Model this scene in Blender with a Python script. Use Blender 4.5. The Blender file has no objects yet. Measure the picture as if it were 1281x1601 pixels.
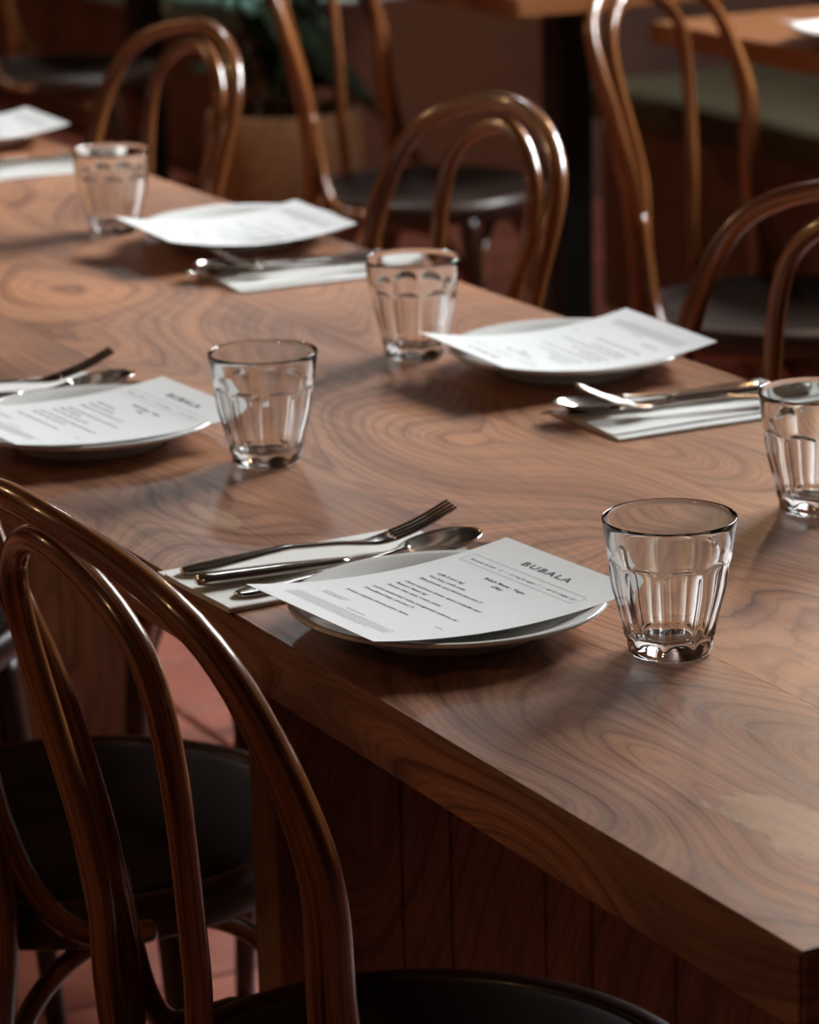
import bpy, bmesh, math, random
from mathutils import Vector, Matrix

# ------------------------------------------------------------------ camera, world, lights, exposure
scene = bpy.context.scene
COL = scene.collection
F_PX = 5104.37                                    # focal length for a 1281 px wide frame
cam_data = bpy.data.cameras.new('camera')
cam = bpy.data.objects.new('camera', cam_data)
COL.objects.link(cam)
CR = Vector((-0.4702901, -0.8821285, -0.0260119))
CU = Vector((0.2262976, -0.1490308, 0.9625898))
CF = Vector((0.8530045, -0.44681, -0.2697113))
CP = Vector((-1.2341681, 0.8582089, 1.3993845))
cam.matrix_world = Matrix(((CR.x, CU.x, -CF.x, CP.x), (CR.y, CU.y, -CF.y, CP.y), (CR.z, CU.z, -CF.z, CP.z), (0, 0, 0, 1)))
cam_data.sensor_fit = 'HORIZONTAL'
cam_data.sensor_width = 36.0
cam_data.lens = F_PX * 36.0 / 1281.0
cam_data.clip_start = 0.05
cam_data.clip_end = 200
cam_data.dof.use_dof = True
cam_data.dof.focus_distance = 2.03
cam_data.dof.aperture_fstop = 12.8
scene.camera = cam

world = bpy.data.worlds.new('sky')
scene.world = world
world.use_nodes = True
wn = world.node_tree
bg = wn.nodes['Background']
bg.inputs['Color'].default_value = (0.95, 0.97, 1.0, 1)
bg.inputs['Strength'].default_value = 80.0

scene.view_settings.view_transform = 'Standard'
scene.view_settings.look = 'None'
scene.view_settings.gamma = 1.0
scene.view_settings.use_curve_mapping = False
scene.view_settings.exposure = 0.0
scene.cycles.max_bounces = 14
scene.cycles.transmission_bounces = 12
scene.cycles.transparent_max_bounces = 12
scene.cycles.diffuse_bounces = 4
scene.cycles.glossy_bounces = 6
scene.cycles.sample_clamp_indirect = 6.0

# window openings in the right-hand wall: (x0, x1); all share the same sill and head
WIN = [(1.35, 2.3, 2.0), (2.5, 3.45, 2.0)]   # x0, x1, sill height
WIN_Z1 = 3.05
ADDED_ROOF_WIN = (5.85, 6.45, -2.80, -2.30)               # x0, x1, y0, y1 of a rooflight added to brighten the far bench
X0, X1, Y1 = -3.5, 10.5, 3.0
WALL_Y = -3.15
CEIL = 3.4
for (wx0, wx1, WIN_Z0) in WIN:                            # portals: they only steer sky light through the openings
    ld = bpy.data.lights.new('window_portal', 'AREA')
    ld.shape = 'RECTANGLE'
    ld.size = wx1 - wx0
    ld.size_y = WIN_Z1 - WIN_Z0
    ld.cycles.is_portal = True
    lo = bpy.data.objects.new('window_portal', ld)
    COL.objects.link(lo)
    lo.location = ((wx0 + wx1) / 2, WALL_Y - 0.26, (WIN_Z0 + WIN_Z1) / 2)
    lo.rotation_euler = (math.radians(90), 0, 0)  # -Z of the lamp -> +Y

ld = bpy.data.lights.new('window_portal', 'AREA')  # portal of the rooflight added for the far bench
ld.shape = 'RECTANGLE'
ld.size = ADDED_ROOF_WIN[1] - ADDED_ROOF_WIN[0]
ld.size_y = ADDED_ROOF_WIN[3] - ADDED_ROOF_WIN[2]
ld.cycles.is_portal = True
lo = bpy.data.objects.new('window_portal', ld)
COL.objects.link(lo)
lo.location = ((ADDED_ROOF_WIN[0] + ADDED_ROOF_WIN[1]) / 2, (ADDED_ROOF_WIN[2] + ADDED_ROOF_WIN[3]) / 2, CEIL + 0.16)

# ------------------------------------------------------------------ helpers
random.seed(7)
TZ = 0.75


def mesh_obj(name, verts, faces, mat, parent=None, smooth=False, uvs=None, loc=None):
    me = bpy.data.meshes.new(name)
    me.from_pydata([tuple(v) for v in verts], [], faces)
    if uvs:
        uvl = me.uv_layers.new(name='UVMap')
        for poly in me.polygons:
            for li, vi in zip(poly.loop_indices, poly.vertices):
                uvl.data[li].uv = uvs[vi]
    if mat:
        me.materials.append(mat)
    if smooth:
        for p in me.polygons:
            p.use_smooth = True
    me.update()
    ob = bpy.data.objects.new(name, me)
    COL.objects.link(ob)
    if parent:
        ob.parent = parent
    if loc:
        ob.location = loc
    return ob


def bm_obj(name, bm, mat, parent=None, smooth=False):
    me = bpy.data.meshes.new(name)
    bm.normal_update()
    bm.to_mesh(me)
    bm.free()
    if mat:
        me.materials.append(mat)
    if smooth:
        for p in me.polygons:
            p.use_smooth = True
    ob = bpy.data.objects.new(name, me)
    COL.objects.link(ob)
    if parent:
        ob.parent = parent
    return ob


def box_bm(bm, x0, x1, y0, y1, z0, z1):
    r = bmesh.ops.create_cube(bm, size=1.0)
    bmesh.ops.scale(bm, vec=(x1 - x0, y1 - y0, z1 - z0), verts=r['verts'])
    bmesh.ops.translate(bm, vec=((x0 + x1) / 2, (y0 + y1) / 2, (z0 + z1) / 2), verts=r['verts'])
    return r['verts']


def box(name, x0, x1, y0, y1, z0, z1, mat, parent=None, bevel=0.0, seg=2):
    bm = bmesh.new()
    box_bm(bm, x0, x1, y0, y1, z0, z1)
    if bevel:
        bmesh.ops.bevel(bm, geom=bm.edges[:], offset=bevel, segments=seg, affect='EDGES', profile=0.5)
    return bm_obj(name, bm, mat, parent, smooth=False)


def lathe(profile, n=64, rfun=None):
    """profile: list of (r, z) from one axis end to the other -> verts, faces"""
    verts, faces = [], []
    rings = []
    for k, (r, z) in enumerate(profile):
        if r < 1e-6:
            rings.append([len(verts)])
            verts.append((0, 0, z))
        else:
            ids = []
            for i in range(n):
                a = 2 * math.pi * i / n
                rr = rfun(k, r, z, a) if rfun else r
                ids.append(len(verts))
                verts.append((rr * math.cos(a), rr * math.sin(a), z))
            rings.append(ids)
    for a, b in zip(rings[:-1], rings[1:]):
        if len(a) == 1 and len(b) == 1:
            continue
        for i in range(n):
            j = (i + 1) % n
            if len(a) == 1:
                faces.append((a[0], b[j], b[i]))
            elif len(b) == 1:
                faces.append((a[i], a[j], b[0]))
            else:
                faces.append((a[i], a[j], b[j], b[i]))
    return verts, faces


def catmull(P, n=8, closed=False):
    P = [Vector(p) for p in P]
    if closed:
        Q = [P[-1]] + P + [P[0], P[1]]
    else:
        Q = [2 * P[0] - P[1]] + P + [2 * P[-1] - P[-2]]
    out = []
    for k in range(1, len(Q) - 2):
        p0, p1, p2, p3 = Q[k - 1:k + 3]
        t0 = 0.0
        t1 = t0 + max((p1 - p0).length, 1e-6) ** 0.5
        t2 = t1 + max((p2 - p1).length, 1e-6) ** 0.5
        t3 = t2 + max((p3 - p2).length, 1e-6) ** 0.5
        for i in range(n):
            t = t1 + (t2 - t1) * i / n
            A1 = p0 * ((t1 - t) / (t1 - t0)) + p1 * ((t - t0) / (t1 - t0))
            A2 = p1 * ((t2 - t) / (t2 - t1)) + p2 * ((t - t1) / (t2 - t1))
            A3 = p2 * ((t3 - t) / (t3 - t2)) + p3 * ((t - t2) / (t3 - t2))
            B1 = A1 * ((t2 - t) / (t2 - t0)) + A2 * ((t - t0) / (t2 - t0))
            B2 = A2 * ((t3 - t) / (t3 - t1)) + A3 * ((t - t1) / (t3 - t1))
            out.append(B1 * ((t2 - t) / (t2 - t1)) + B2 * ((t - t1) / (t2 - t1)))
    if not closed:
        out.append(P[-1])
    return out


def tube_data(path, radii, seg=14, closed=False):
    """sweep a circle along path; uv = (angle, length in metres)"""
    n = len(path)
    tang = []
    for i in range(n):
        if closed:
            t = path[(i + 1) % n] - path[i - 1]
        else:
            t = path[min(i + 1, n - 1)] - path[max(i - 1, 0)]
        tang.append(t.normalized())
    ref = Vector((0, 0, 1)) if abs(tang[0].z) < 0.9 else Vector((0, 1, 0))
    nrm = (ref - tang[0] * ref.dot(tang[0])).normalized()
    verts, uvs, faces = [], [], []
    s = 0.0
    for i in range(n):
        if i:
            s += (path[i] - path[i - 1]).length
            nrm = (nrm - tang[i] * nrm.dot(tang[i]))
            nrm.normalize()
        b = tang[i].cross(nrm)
        r = radii[i] if isinstance(radii, (list, tuple)) else radii
        for k in range(seg):
            a = 2 * math.pi * k / seg
            verts.append(path[i] + nrm * (math.cos(a) * r) + b * (math.sin(a) * r))
            uvs.append((abs(k / seg - 0.5) * 2, s))
    m = n if closed else n - 1
    for i in range(m):
        for k in range(seg):
            a, b2 = i * seg + k, i * seg + (k + 1) % seg
            c, d = ((i + 1) % n) * seg + (k + 1) % seg, ((i + 1) % n) * seg + k
            faces.append((a, b2, c, d))
    if not closed:
        faces.append(tuple(range(seg - 1, -1, -1)))
        faces.append(tuple((n - 1) * seg + k for k in range(seg)))
    return verts, faces, uvs


def tube(name, path, radii, mat, parent=None, seg=14, closed=False):
    v, f, uv = tube_data(path, radii, seg, closed)
    return mesh_obj(name, v, f, mat, parent, smooth=True, uvs=uv)


def empty(name, loc=(0, 0, 0), rz=0.0):
    o = bpy.data.objects.new(name, None)
    o.empty_display_size = 0.05
    COL.objects.link(o)
    o.location = loc
    o.rotation_euler = (0, 0, rz)
    return o


def tag(o, label, cat, group=None):
    o['label'] = label
    o['category'] = cat
    if group:
        o['group'] = group
    return o


def struct(o):
    o['kind'] = 'structure'
    return o


def copy_tree(o, parent=None):
    c = o.copy()
    COL.objects.link(c)
    c.parent = parent
    for ch in list(o.children):
        copy_tree(ch, c)
    return c


# ------------------------------------------------------------------ materials
class NT:
    """tiny node-tree writer"""
    def __init__(self, name):
        self.m = bpy.data.materials.new(name)
        self.m.use_nodes = True
        self.t = self.m.node_tree
        self.b = self.t.nodes['Principled BSDF']

    def n(self, typ, **kw):
        nd = self.t.nodes.new(typ)
        for k, v in kw.items():
            setattr(nd, k, v)
        return nd

    def link(self, a, b):
        self.t.links.new(a, b)

    def setin(self, sock, v):
        if hasattr(v, 'is_output'):
            self.link(v, sock)
        else:
            sock.default_value = v

    def math(self, op, a, b=None, c=None, clamp=False):
        nd = self.n('ShaderNodeMath', operation=op)
        nd.use_clamp = clamp
        self.setin(nd.inputs[0], a)
        if b is not None:
            self.setin(nd.inputs[1], b)
        if c is not None:
            self.setin(nd.inputs[2], c)
        return nd.outputs[0]

    def comb(self, x, y, z):
        nd = self.n('ShaderNodeCombineXYZ')
        for s, v in zip(nd.inputs, (x, y, z)):
            self.setin(s, v)
        return nd.outputs[0]

    def sep(self, v):
        nd = self.n('ShaderNodeSeparateXYZ')
        self.link(v, nd.inputs[0])
        return nd.outputs

    def noise(self, vec, scale=1.0, detail=3.0, rough=0.5, out='Fac'):
        nd = self.n('ShaderNodeTexNoise')
        self.link(vec, nd.inputs['Vector'])
        nd.inputs['Scale'].default_value = scale
        nd.inputs['Detail'].default_value = detail
        nd.inputs['Roughness'].default_value = rough
        return nd.outputs[out]

    def ramp(self, fac, stops, interp='LINEAR'):
        nd = self.n('ShaderNodeValToRGB')
        cr = nd.color_ramp
        cr.interpolation = interp
        while len(cr.elements) < len(stops):
            cr.elements.new(0.5)
        for e, (p, c) in zip(cr.elements, stops):
            e.position = p
            e.color = (*c, 1) if len(c) == 3 else c
        self.link(fac, nd.inputs[0])
        return nd.outputs[0]

    def mix(self, fac, a, b, mode='MIX'):
        nd = self.n('ShaderNodeMix', data_type='RGBA', blend_type=mode)
        self.setin(nd.inputs[0], fac)
        for s, v in ((nd.inputs[6], a), (nd.inputs[7], b)):
            if hasattr(v, 'is_output'):
                self.link(v, s)
            else:
                s.default_value = (*v, 1)
        return nd.outputs[2]

    def bump(self, h, strength=0.2, dist=0.001):
        nd = self.n('ShaderNodeBump')
        nd.inputs['Strength'].default_value = strength
        nd.inputs['Distance'].default_value = dist
        self.link(h, nd.inputs['Height'])
        self.link(nd.outputs[0], self.b.inputs['Normal'])

    def set(self, **kw):
        for k, v in kw.items():
            s = self.b.inputs[k.replace('_', ' ')]
            if hasattr(v, 'is_output'):
                self.link(v, s)
            elif isinstance(v, tuple) and len(v) == 3 and s.type == 'RGBA':
                s.default_value = (*v, 1)
            else:
                s.default_value = v
        return self


def table_wood(name, y0, z0, seed, pale=(), tone=1.0, long_axis='x', knots=(), tint=(0.485, 0.243, 0.138)):
    """flat-sawn figured hardwood: rings around a wandering pith below the board"""
    w = NT(name)
    co = w.n('ShaderNodeTexCoord').outputs['Object']
    x, y, z = w.sep(co)
    if long_axis == 'z':
        x, z = z, x
    base = w.comb(w.math('MULTIPLY', x, 1.35), w.math('MULTIPLY', y, 2.3), w.math('MULTIPLY_ADD', z, 2.3, seed))
    nz = w.noise(base, 1.0, 1.0, 0.30, 'Color')
    nr, ng, nb = w.sep(nz)
    fine = w.noise(base, 9.0, 4.0, 0.6)
    qy = w.math('ADD', w.math('SUBTRACT', y, y0), w.math('MULTIPLY', w.math('SUBTRACT', nr, 0.5), 0.66))
    qz = w.math('ADD', w.math('SUBTRACT', z, z0), w.math('MULTIPLY', w.math('SUBTRACT', ng, 0.5), 0.26))
    r = w.math('SQRT', w.math('ADD', w.math('MULTIPLY', qy, qy), w.math('MULTIPLY', qz, qz)))
    r = w.math('ADD', r, w.math('MULTIPLY', w.math('SUBTRACT', fine, 0.5), 0.0055))
    for (kx, ky, krx, kry, amp) in knots:         # swirls where the grain runs round a knot
        ddx = w.math('DIVIDE', w.math('SUBTRACT', x, kx), krx)
        ddy = w.math('DIVIDE', w.math('SUBTRACT', y, ky), kry)
        g = w.math('POWER', 2.718, w.math('MULTIPLY', w.math('ADD', w.math('MULTIPLY', ddx, ddx), w.math('MULTIPLY', ddy, ddy)), -1.0))
        r = w.math('ADD', r, w.math('MULTIPLY', g, amp))
    # rings of uneven spacing: coarse growth rings and finer ones inside them
    rw = w.math('ADD', r, w.math('MULTIPLY', w.noise(w.comb(w.math('MULTIPLY', r, 30.0), seed, 0.3), 1.0, 2.0), 0.035))
    saw = w.math('FRACT', w.math('MULTIPLY', rw, 120.0))
    saw2 = w.math('FRACT', w.math('MULTIPLY', rw, 437.0))
    drift = w.noise(w.comb(w.math('MULTIPLY', r, 26.0), seed, 0.0), 1.0, 2.0)
    fib = w.noise(w.comb(w.math('MULTIPLY', x, 7.0), w.math('MULTIPLY', y, 330.0), w.math('MULTIPLY', z, 330.0)), 1.0, 3.0, 0.62)
    patch = w.noise(base, 1.6, 4.0, 0.55)
    fade = w.noise(base, 3.3, 2.0, 0.5)
    ct = tuple(c * tone for c in tint)
    line = w.ramp(saw, [(0.0, (0.80, 0.78, 0.78)), (0.18, (1.0, 1.0, 1.0)), (0.60, (1.04, 1.04, 1.03)), (0.80, (0.86, 0.83, 0.82)), (0.93, (0.60, 0.54, 0.53)), (1.0, (0.44, 0.38, 0.39))])
    line2 = w.ramp(saw2, [(0.0, (0.90, 0.89, 0.89)), (0.3, (1.04, 1.04, 1.04)), (0.70, (1.0, 1.0, 1.0)), (1.0, (0.60, 0.56, 0.56))])
    strength_ = w.ramp(fade, [(0.34, (0.40,) * 3), (0.58, (1.0,) * 3)])
    col = w.mix(strength_, ct, w.mix(1.0, ct, line, 'MULTIPLY'))
    col = w.mix(0.95, col, w.mix(1.0, col, line2, 'MULTIPLY'))
    dcol = w.ramp(drift, [(0.26, (0.46, 0.42, 0.46)), (0.42, (0.84, 0.84, 0.87)), (0.60, (1.10, 1.07, 1.02)), (0.76, (0.82, 0.78, 0.80))])
    col = w.mix(0.9, col, w.mix(1.0, col, dcol, 'MULTIPLY'))
    pcol = w.ramp(patch, [(0.30, (0.50, 0.44, 0.50)), (0.46, (0.95, 0.94, 0.95)), (0.72, (1.22, 1.14, 1.04))])
    col = w.mix(1.0, col, pcol, 'MULTIPLY')
    fcol = w.ramp(fib, [(0.30, (0.70, 0.68, 0.68)), (0.55, (1.05, 1.05, 1.05))])
    col = w.mix(0.8, col, fcol, 'MULTIPLY')
    for (cx, cy, rx, ry, strength) in pale:       # spalted sapwood spots in the board itself
        dx = w.math('DIVIDE', w.math('SUBTRACT', x, cx), rx)
        dy = w.math('DIVIDE', w.math('SUBTRACT', y, cy), ry)
        d = w.math('SQRT', w.math('ADD', w.math('MULTIPLY', dx, dx), w.math('MULTIPLY', dy, dy)))
        wob = w.noise(w.comb(w.math('MULTIPLY', x, 22.0), w.math('MULTIPLY', y, 45.0), seed), 1.0, 4.0, 0.65)
        d = w.math('ADD', d, w.math('MULTIPLY', w.math('SUBTRACT', wob, 0.5), 1.7))
        m = w.math('SUBTRACT', 1.0, w.math('DIVIDE', w.math('SUBTRACT', d, 0.80), 0.16), clamp=True)
        halo = w.math('SUBTRACT', 1.0, w.math('DIVIDE', w.math('SUBTRACT', d, 0.9), 1.1), clamp=True)
        col = w.mix(w.math('MULTIPLY', halo, 0.45), col, w.mix(1.0, col, (0.55, 0.50, 0.56), 'MULTIPLY'))
        col = w.mix(w.math('MULTIPLY', m, strength), col, w.mix(0.45, (0.66, 0.46, 0.28), col))
    w.set(Base_Color=col, Roughness=w.ramp(fib, [(0.3, (0.42,) * 3), (0.7, (0.29,) * 3)]), Specular_IOR_Level=0.5)
    w.bump(w.math('ADD', w.math('MULTIPLY', fib, 0.6), w.math('MULTIPLY', saw, 0.4)), 0.10, 0.0005)
    return w.m


def rod_wood(name, c_dark, c_mid, c_light, rough=0.24, coat=0.6):
    """varnished bentwood, streaks run along the rod (uv.y = metres along it)"""
    w = NT(name)
    uv = w.n('ShaderNodeTexCoord').outputs['UV']
    u, v, _ = w.sep(uv)
    rnd = w.n('ShaderNodeObjectInfo').outputs['Random']
    vec = w.comb(w.math('MULTIPLY', u, 5.0), w.math('MULTIPLY', v, 3.0), w.math('MULTIPLY', rnd, 30.0))
    s1 = w.noise(vec, 1.0, 4.0, 0.6)
    s2 = w.noise(w.comb(w.math('MULTIPLY', u, 22.0), w.math('MULTIPLY', v, 7.0), rnd), 1.0, 3.0, 0.6)
    s = w.math('ADD', w.math('MULTIPLY', s1, 0.65), w.math('MULTIPLY', s2, 0.35))
    col = w.ramp(s, [(0.38, c_dark), (0.47, c_mid), (0.60, c_light)])
    w.set(Base_Color=col, Roughness=rough, Specular_IOR_Level=0.5, Coat_Weight=coat, Coat_Roughness=0.07)
    w.bump(s2, 0.08, 0.0005)
    return w.m


def plain(name, color, rough=0.5, metallic=0.0, noise_scale=None, amount=0.15, bump=0.0, **kw):
    w = NT(name)
    w.set(Roughness=rough, Metallic=metallic, **kw)
    if noise_scale:
        co = w.n('ShaderNodeTexCoord').outputs['Object']
        f = w.noise(co, noise_scale, 4.0, 0.6)
        lo = tuple(c * (1 - amount) for c in color)
        hi = tuple(min(1, c * (1 + amount)) for c in color)
        w.set(Base_Color=w.ramp(f, [(0.3, lo), (0.7, hi)]))
        if bump:
            w.bump(f, bump, 0.002)
    else:
        w.set(Base_Color=color)
    return w.m


M = {}
M['plank_near'] = table_wood('walnut_board_near', -0.03, 0.66, 3.1, pale=[(0.140, -0.095, 0.070, 0.026, 0.80), (0.885, -0.092, 0.045, 0.014, 0.55)],
                             knots=[(0.15, -0.085, 0.21, 0.060, 0.075), (0.87, -0.10, 0.13, 0.045, 0.035)])
M['plank_mid'] = table_wood('walnut_board_middle', -0.30, 0.67, 11.7, knots=[(0.98, -0.31, 0.30, 0.08, 0.07)])
M['plank_far'] = table_wood('walnut_board_far', -0.52, 0.63, 23.4)
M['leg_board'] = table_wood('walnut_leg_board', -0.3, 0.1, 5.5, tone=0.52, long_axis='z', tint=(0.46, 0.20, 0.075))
M['rod'] = rod_wood('varnished_bentwood', (0.022, 0.007, 0.003), (0.150, 0.046, 0.013), (0.36, 0.135, 0.040))
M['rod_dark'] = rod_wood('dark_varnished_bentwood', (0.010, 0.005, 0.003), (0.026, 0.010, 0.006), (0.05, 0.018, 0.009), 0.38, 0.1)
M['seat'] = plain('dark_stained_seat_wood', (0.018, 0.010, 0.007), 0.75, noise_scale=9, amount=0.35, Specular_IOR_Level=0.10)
M['screw'] = plain('brass_screw', (0.25, 0.14, 0.06), 0.4, 1.0)
M['ceramic'] = plain('white_glazed_ceramic', (0.78, 0.765, 0.73), 0.10, noise_scale=3, amount=0.02, Specular_IOR_Level=0.55)
M['paper'] = plain('white_paper', (0.80, 0.80, 0.79), 0.75, noise_scale=60, amount=0.015)
M['napkin'] = plain('white_napkin_paper', (0.82, 0.80, 0.76), 0.85, noise_scale=220, amount=0.04, bump=0.15)
M['ink'] = plain('black_ink', (0.03, 0.03, 0.032), 0.6)
M['ink_grey'] = plain('grey_ink', (0.33, 0.33, 0.335), 0.6)
M['steel'] = plain('polished_steel', (0.62, 0.575, 0.52), 0.16, 1.0, noise_scale=40, amount=0.05)
gl = NT('clear_glass')
gl.set(Base_Color=(0.985, 0.995, 0.99), Roughness=0.0, Transmission_Weight=1.0, IOR=1.5)
M['glass'] = gl.m
pg = NT('window_glass')
tr = pg.n('ShaderNodeBsdfTransparent')
tr.inputs[0].default_value = (0.95, 0.97, 0.97, 1)
gs = pg.n('ShaderNodeBsdfGlossy')
gs.inputs['Roughness'].default_value = 0.02
mx = pg.n('ShaderNodeMixShader')
mx.inputs[0].default_value = 0.05
pg.link(tr.outputs[0], mx.inputs[1])
pg.link(gs.outputs[0], mx.inputs[2])
pg.link(mx.outputs[0], pg.t.nodes['Material Output'].inputs['Surface'])
M['pane'] = pg.m
M['plaster'] = plain('pinkish_plaster', (0.27, 0.185, 0.165), 0.85, noise_scale=5, amount=0.08, bump=0.1)
M['panel_pink'] = plain('pale_pink_painted_panel', (0.52, 0.37, 0.33), 0.7, noise_scale=5, amount=0.06)
M['wall_dark'] = plain('dark_brown_wall', (0.055, 0.030, 0.020), 0.8, noise_scale=4, amount=0.15)
M['ceil'] = plain('dim_ceiling', (0.08, 0.058, 0.043), 0.9, noise_scale=4, amount=0.08)
M['frame'] = plain('dark_window_frame', (0.03, 0.028, 0.026), 0.5, noise_scale=20, amount=0.2)
M['grout'] = plain('grey_grout', (0.20, 0.15, 0.13), 0.9, noise_scale=40, amount=0.2)
M['pavement'] = plain('grey_pavement', (0.30, 0.30, 0.29), 0.9, noise_scale=3, amount=0.2)
tw = NT('terracotta_tile')
tco = tw.n('ShaderNodeTexCoord').outputs['Object']
trn = tw.n('ShaderNodeObjectInfo').outputs['Random']
tf = tw.noise(tco, 14.0, 4.0, 0.6)
tw.set(Base_Color=tw.mix(1.0, tw.ramp(tf, [(0.3, (0.26, 0.068, 0.040)), (0.7, (0.36, 0.112, 0.070))]),
                         tw.ramp(trn, [(0.0, (0.8, 0.78, 0.78)), (1.0, (1.15, 1.15, 1.15))]), 'MULTIPLY'), Roughness=0.42)
M['tile'] = tw.m
M['black_metal'] = plain('black_metal', (0.008, 0.008, 0.010), 0.5, noise_scale=30, amount=0.2)
M['table_orange'] = rod_wood('orange_brown_table_wood', (0.14, 0.045, 0.014), (0.26, 0.095, 0.03), (0.34, 0.14, 0.05), 0.4)
M['olive'] = plain('shaded_green_cushion_fabric', (0.085, 0.070, 0.030), 0.9, noise_scale=160, amount=0.1, bump=0.2)  # green bench cushion darkened: its shade is painted into the colour
M['green'] = plain('lit_green_cushion_fabric', (0.30, 0.55, 0.45), 0.9, noise_scale=160, amount=0.1, bump=0.2)  # same cushion green brightened: daylight painted into the colour
M['bench_wood'] = plain('brown_bench_wood', (0.17, 0.075, 0.035), 0.5, noise_scale=7, amount=0.3)
M['basket'] = plain('tan_woven_planter', (0.33, 0.17, 0.08), 0.8, noise_scale=60, amount=0.3, bump=0.4)
M['soil'] = plain('dark_soil', (0.012, 0.010, 0.008), 0.95, noise_scale=50, amount=0.4)
M['leaf'] = plain('dark_green_leaf', (0.018, 0.034, 0.014), 0.6, noise_scale=12, amount=0.3, Specular_IOR_Level=0.25)
M['stem'] = plain('brown_plant_stem', (0.07, 0.05, 0.03), 0.8, noise_scale=30, amount=0.2)
bw = NT('warm_bulb')
bw.set(Base_Color=(1, 0.8, 0.5), Emission_Color=(1.0, 0.60, 0.28), Emission_Strength=60.0)
M['bulb'] = bw.m
M['shade'] = plain('black_lamp_shade', (0.015, 0.014, 0.013), 0.5, noise_scale=20, amount=0.2)

# ------------------------------------------------------------------ the room
floor = struct(box('floor', X0 - 0.2, X1 + 0.2, WALL_Y - 0.2, Y1 + 0.2, -0.12, -0.008, M['grout']))
bm = bmesh.new()
ra, rb, rc, rd = ADDED_ROOF_WIN
box_bm(bm, X0 - 0.2, ra, WALL_Y - 0.2, Y1 + 0.2, CEIL, CEIL + 0.12)
box_bm(bm, rb, X1 + 0.2, WALL_Y - 0.2, Y1 + 0.2, CEIL, CEIL + 0.12)
box_bm(bm, ra, rb, WALL_Y - 0.2, rc, CEIL, CEIL + 0.12)
box_bm(bm, ra, rb, rd, Y1 + 0.2, CEIL, CEIL + 0.12)
struct(bm_obj('ceiling', bm, M['ceil']))
struct(box('wall_back', X1, X1 + 0.2, WALL_Y - 0.2, Y1 + 0.2, -0.008, CEIL, M['wall_dark']))
struct(box('wall_front', X0 - 0.2, X0, WALL_Y - 0.2, Y1 + 0.2, -0.008, CEIL, M['wall_dark']))
struct(box('wall_left', X0, X1, Y1, Y1 + 0.2, -0.008, CEIL, M['wall_dark']))
bm = bmesh.new()
box_bm(bm, X0, X1, WALL_Y - 0.2, WALL_Y, WIN_Z1, CEIL)
xs = [X0] + [v for wdw in WIN for v in wdw[:2]] + [X1]
for a, b in zip(xs[0::2], xs[1::2]):
    box_bm(bm, a, b, WALL_Y - 0.2, WALL_Y, -0.008, WIN_Z1)
for (a, b, sill) in WIN:
    box_bm(bm, a, b, WALL_Y - 0.2, WALL_Y, -0.008, sill)
struct(bm_obj('wall_right', bm, M['plaster']))
struct(box('pavement_outside', X0 - 12, X1 + 12, WALL_Y - 20, WALL_Y - 0.21, -0.2, -0.1, M['pavement']))


def window(k, loc, rz, width, height):
    wdw = struct(empty('window_%d' % k, loc, rz))
    hw, hh, t = width / 2, height, 0.045
    bm = bmesh.new()
    box_bm(bm, -hw, hw, -0.03, 0.03, 0, t)
    box_bm(bm, -hw, hw, -0.03, 0.03, hh - t, hh)
    box_bm(bm, -hw, -hw + t, -0.03, 0.03, t, hh - t)
    box_bm(bm, hw - t, hw, -0.03, 0.03, t, hh - t)
    box_bm(bm, -0.018, 0.018, -0.025, 0.025, t, hh - t)
    bm_obj('window_frame', bm, M['frame'], wdw)
    for xa, xb in ((-hw + t, -0.018), (0.018, hw - t)):
        box('pane', xa, xb, -0.004, 0.004, t, hh - t, M['pane'], wdw)
    return wdw


for k, (a, b, WIN_Z0) in enumerate(WIN):
    window(k + 1, ((a + b) / 2, WALL_Y - 0.12, WIN_Z0), 0, b - a, WIN_Z1 - WIN_Z0)
window(3, ((ra + rb) / 2, rc, CEIL + 0.06), 0, rb - ra, rd - rc).rotation_euler = (-math.pi / 2, 0, 0)  # frame of the added ceiling opening, there to light the far bench

# terracotta floor tiles, each a piece of the floor
TS, GAP = 0.20, 0.006


def tile_mesh():
    bm = bmesh.new()
    h = (TS - GAP) / 2
    box_bm(bm, -h, h, -h, h, -0.010, 0.0)
    bmesh.ops.bevel(bm, geom=[e for e in bm.edges if all(v.co.z > -0.001 for v in e.verts)], offset=0.003, segments=1, affect='EDGES')
    me = bpy.data.meshes.new('tile')
    bm.to_mesh(me)
    bm.free()
    me.materials.append(M['tile'])
    return me


def project(P):
    d = Vector(P) - CP
    zc = d.dot(CF)
    if zc < 0.1:
        return None
    return (640.5 + F_PX * d.dot(CR) / zc, 800.5 - F_PX * d.dot(CU) / zc, zc)


tm = tile_mesh()
cells = []
nx, ny = int((X1 - X0) / TS), int((Y1 - WALL_Y) / TS)
for i in range(nx):
    for j in range(ny):
        cx, cy = X0 + (i + 0.5) * TS, WALL_Y + (j + 0.5) * TS
        p = project((cx, cy, 0))
        vis = p is not None and -80 < p[0] < 1361 and -80 < p[1] < 1680
        cells.append((0 if vis else 1, p[2] if p else 99, cx, cy))
cells.sort()
for c in cells[:290]:
    o = bpy.data.objects.new('tile', tm)
    COL.objects.link(o)
    o.parent = floor
    o.location = (c[2], c[3], random.uniform(-0.0006, 0.0006))
V, Fc = [], []
for c in cells[290:]:
    b0 = len(V)
    V += [(v.co.x + c[2], v.co.y + c[3], v.co.z) for v in tm.vertices]
    Fc += [tuple(b0 + i for i in p.vertices) for p in tm.polygons]
o = mesh_obj('tile_field', V, Fc, M['tile'], floor)
o['kind'] = 'stuff'

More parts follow.
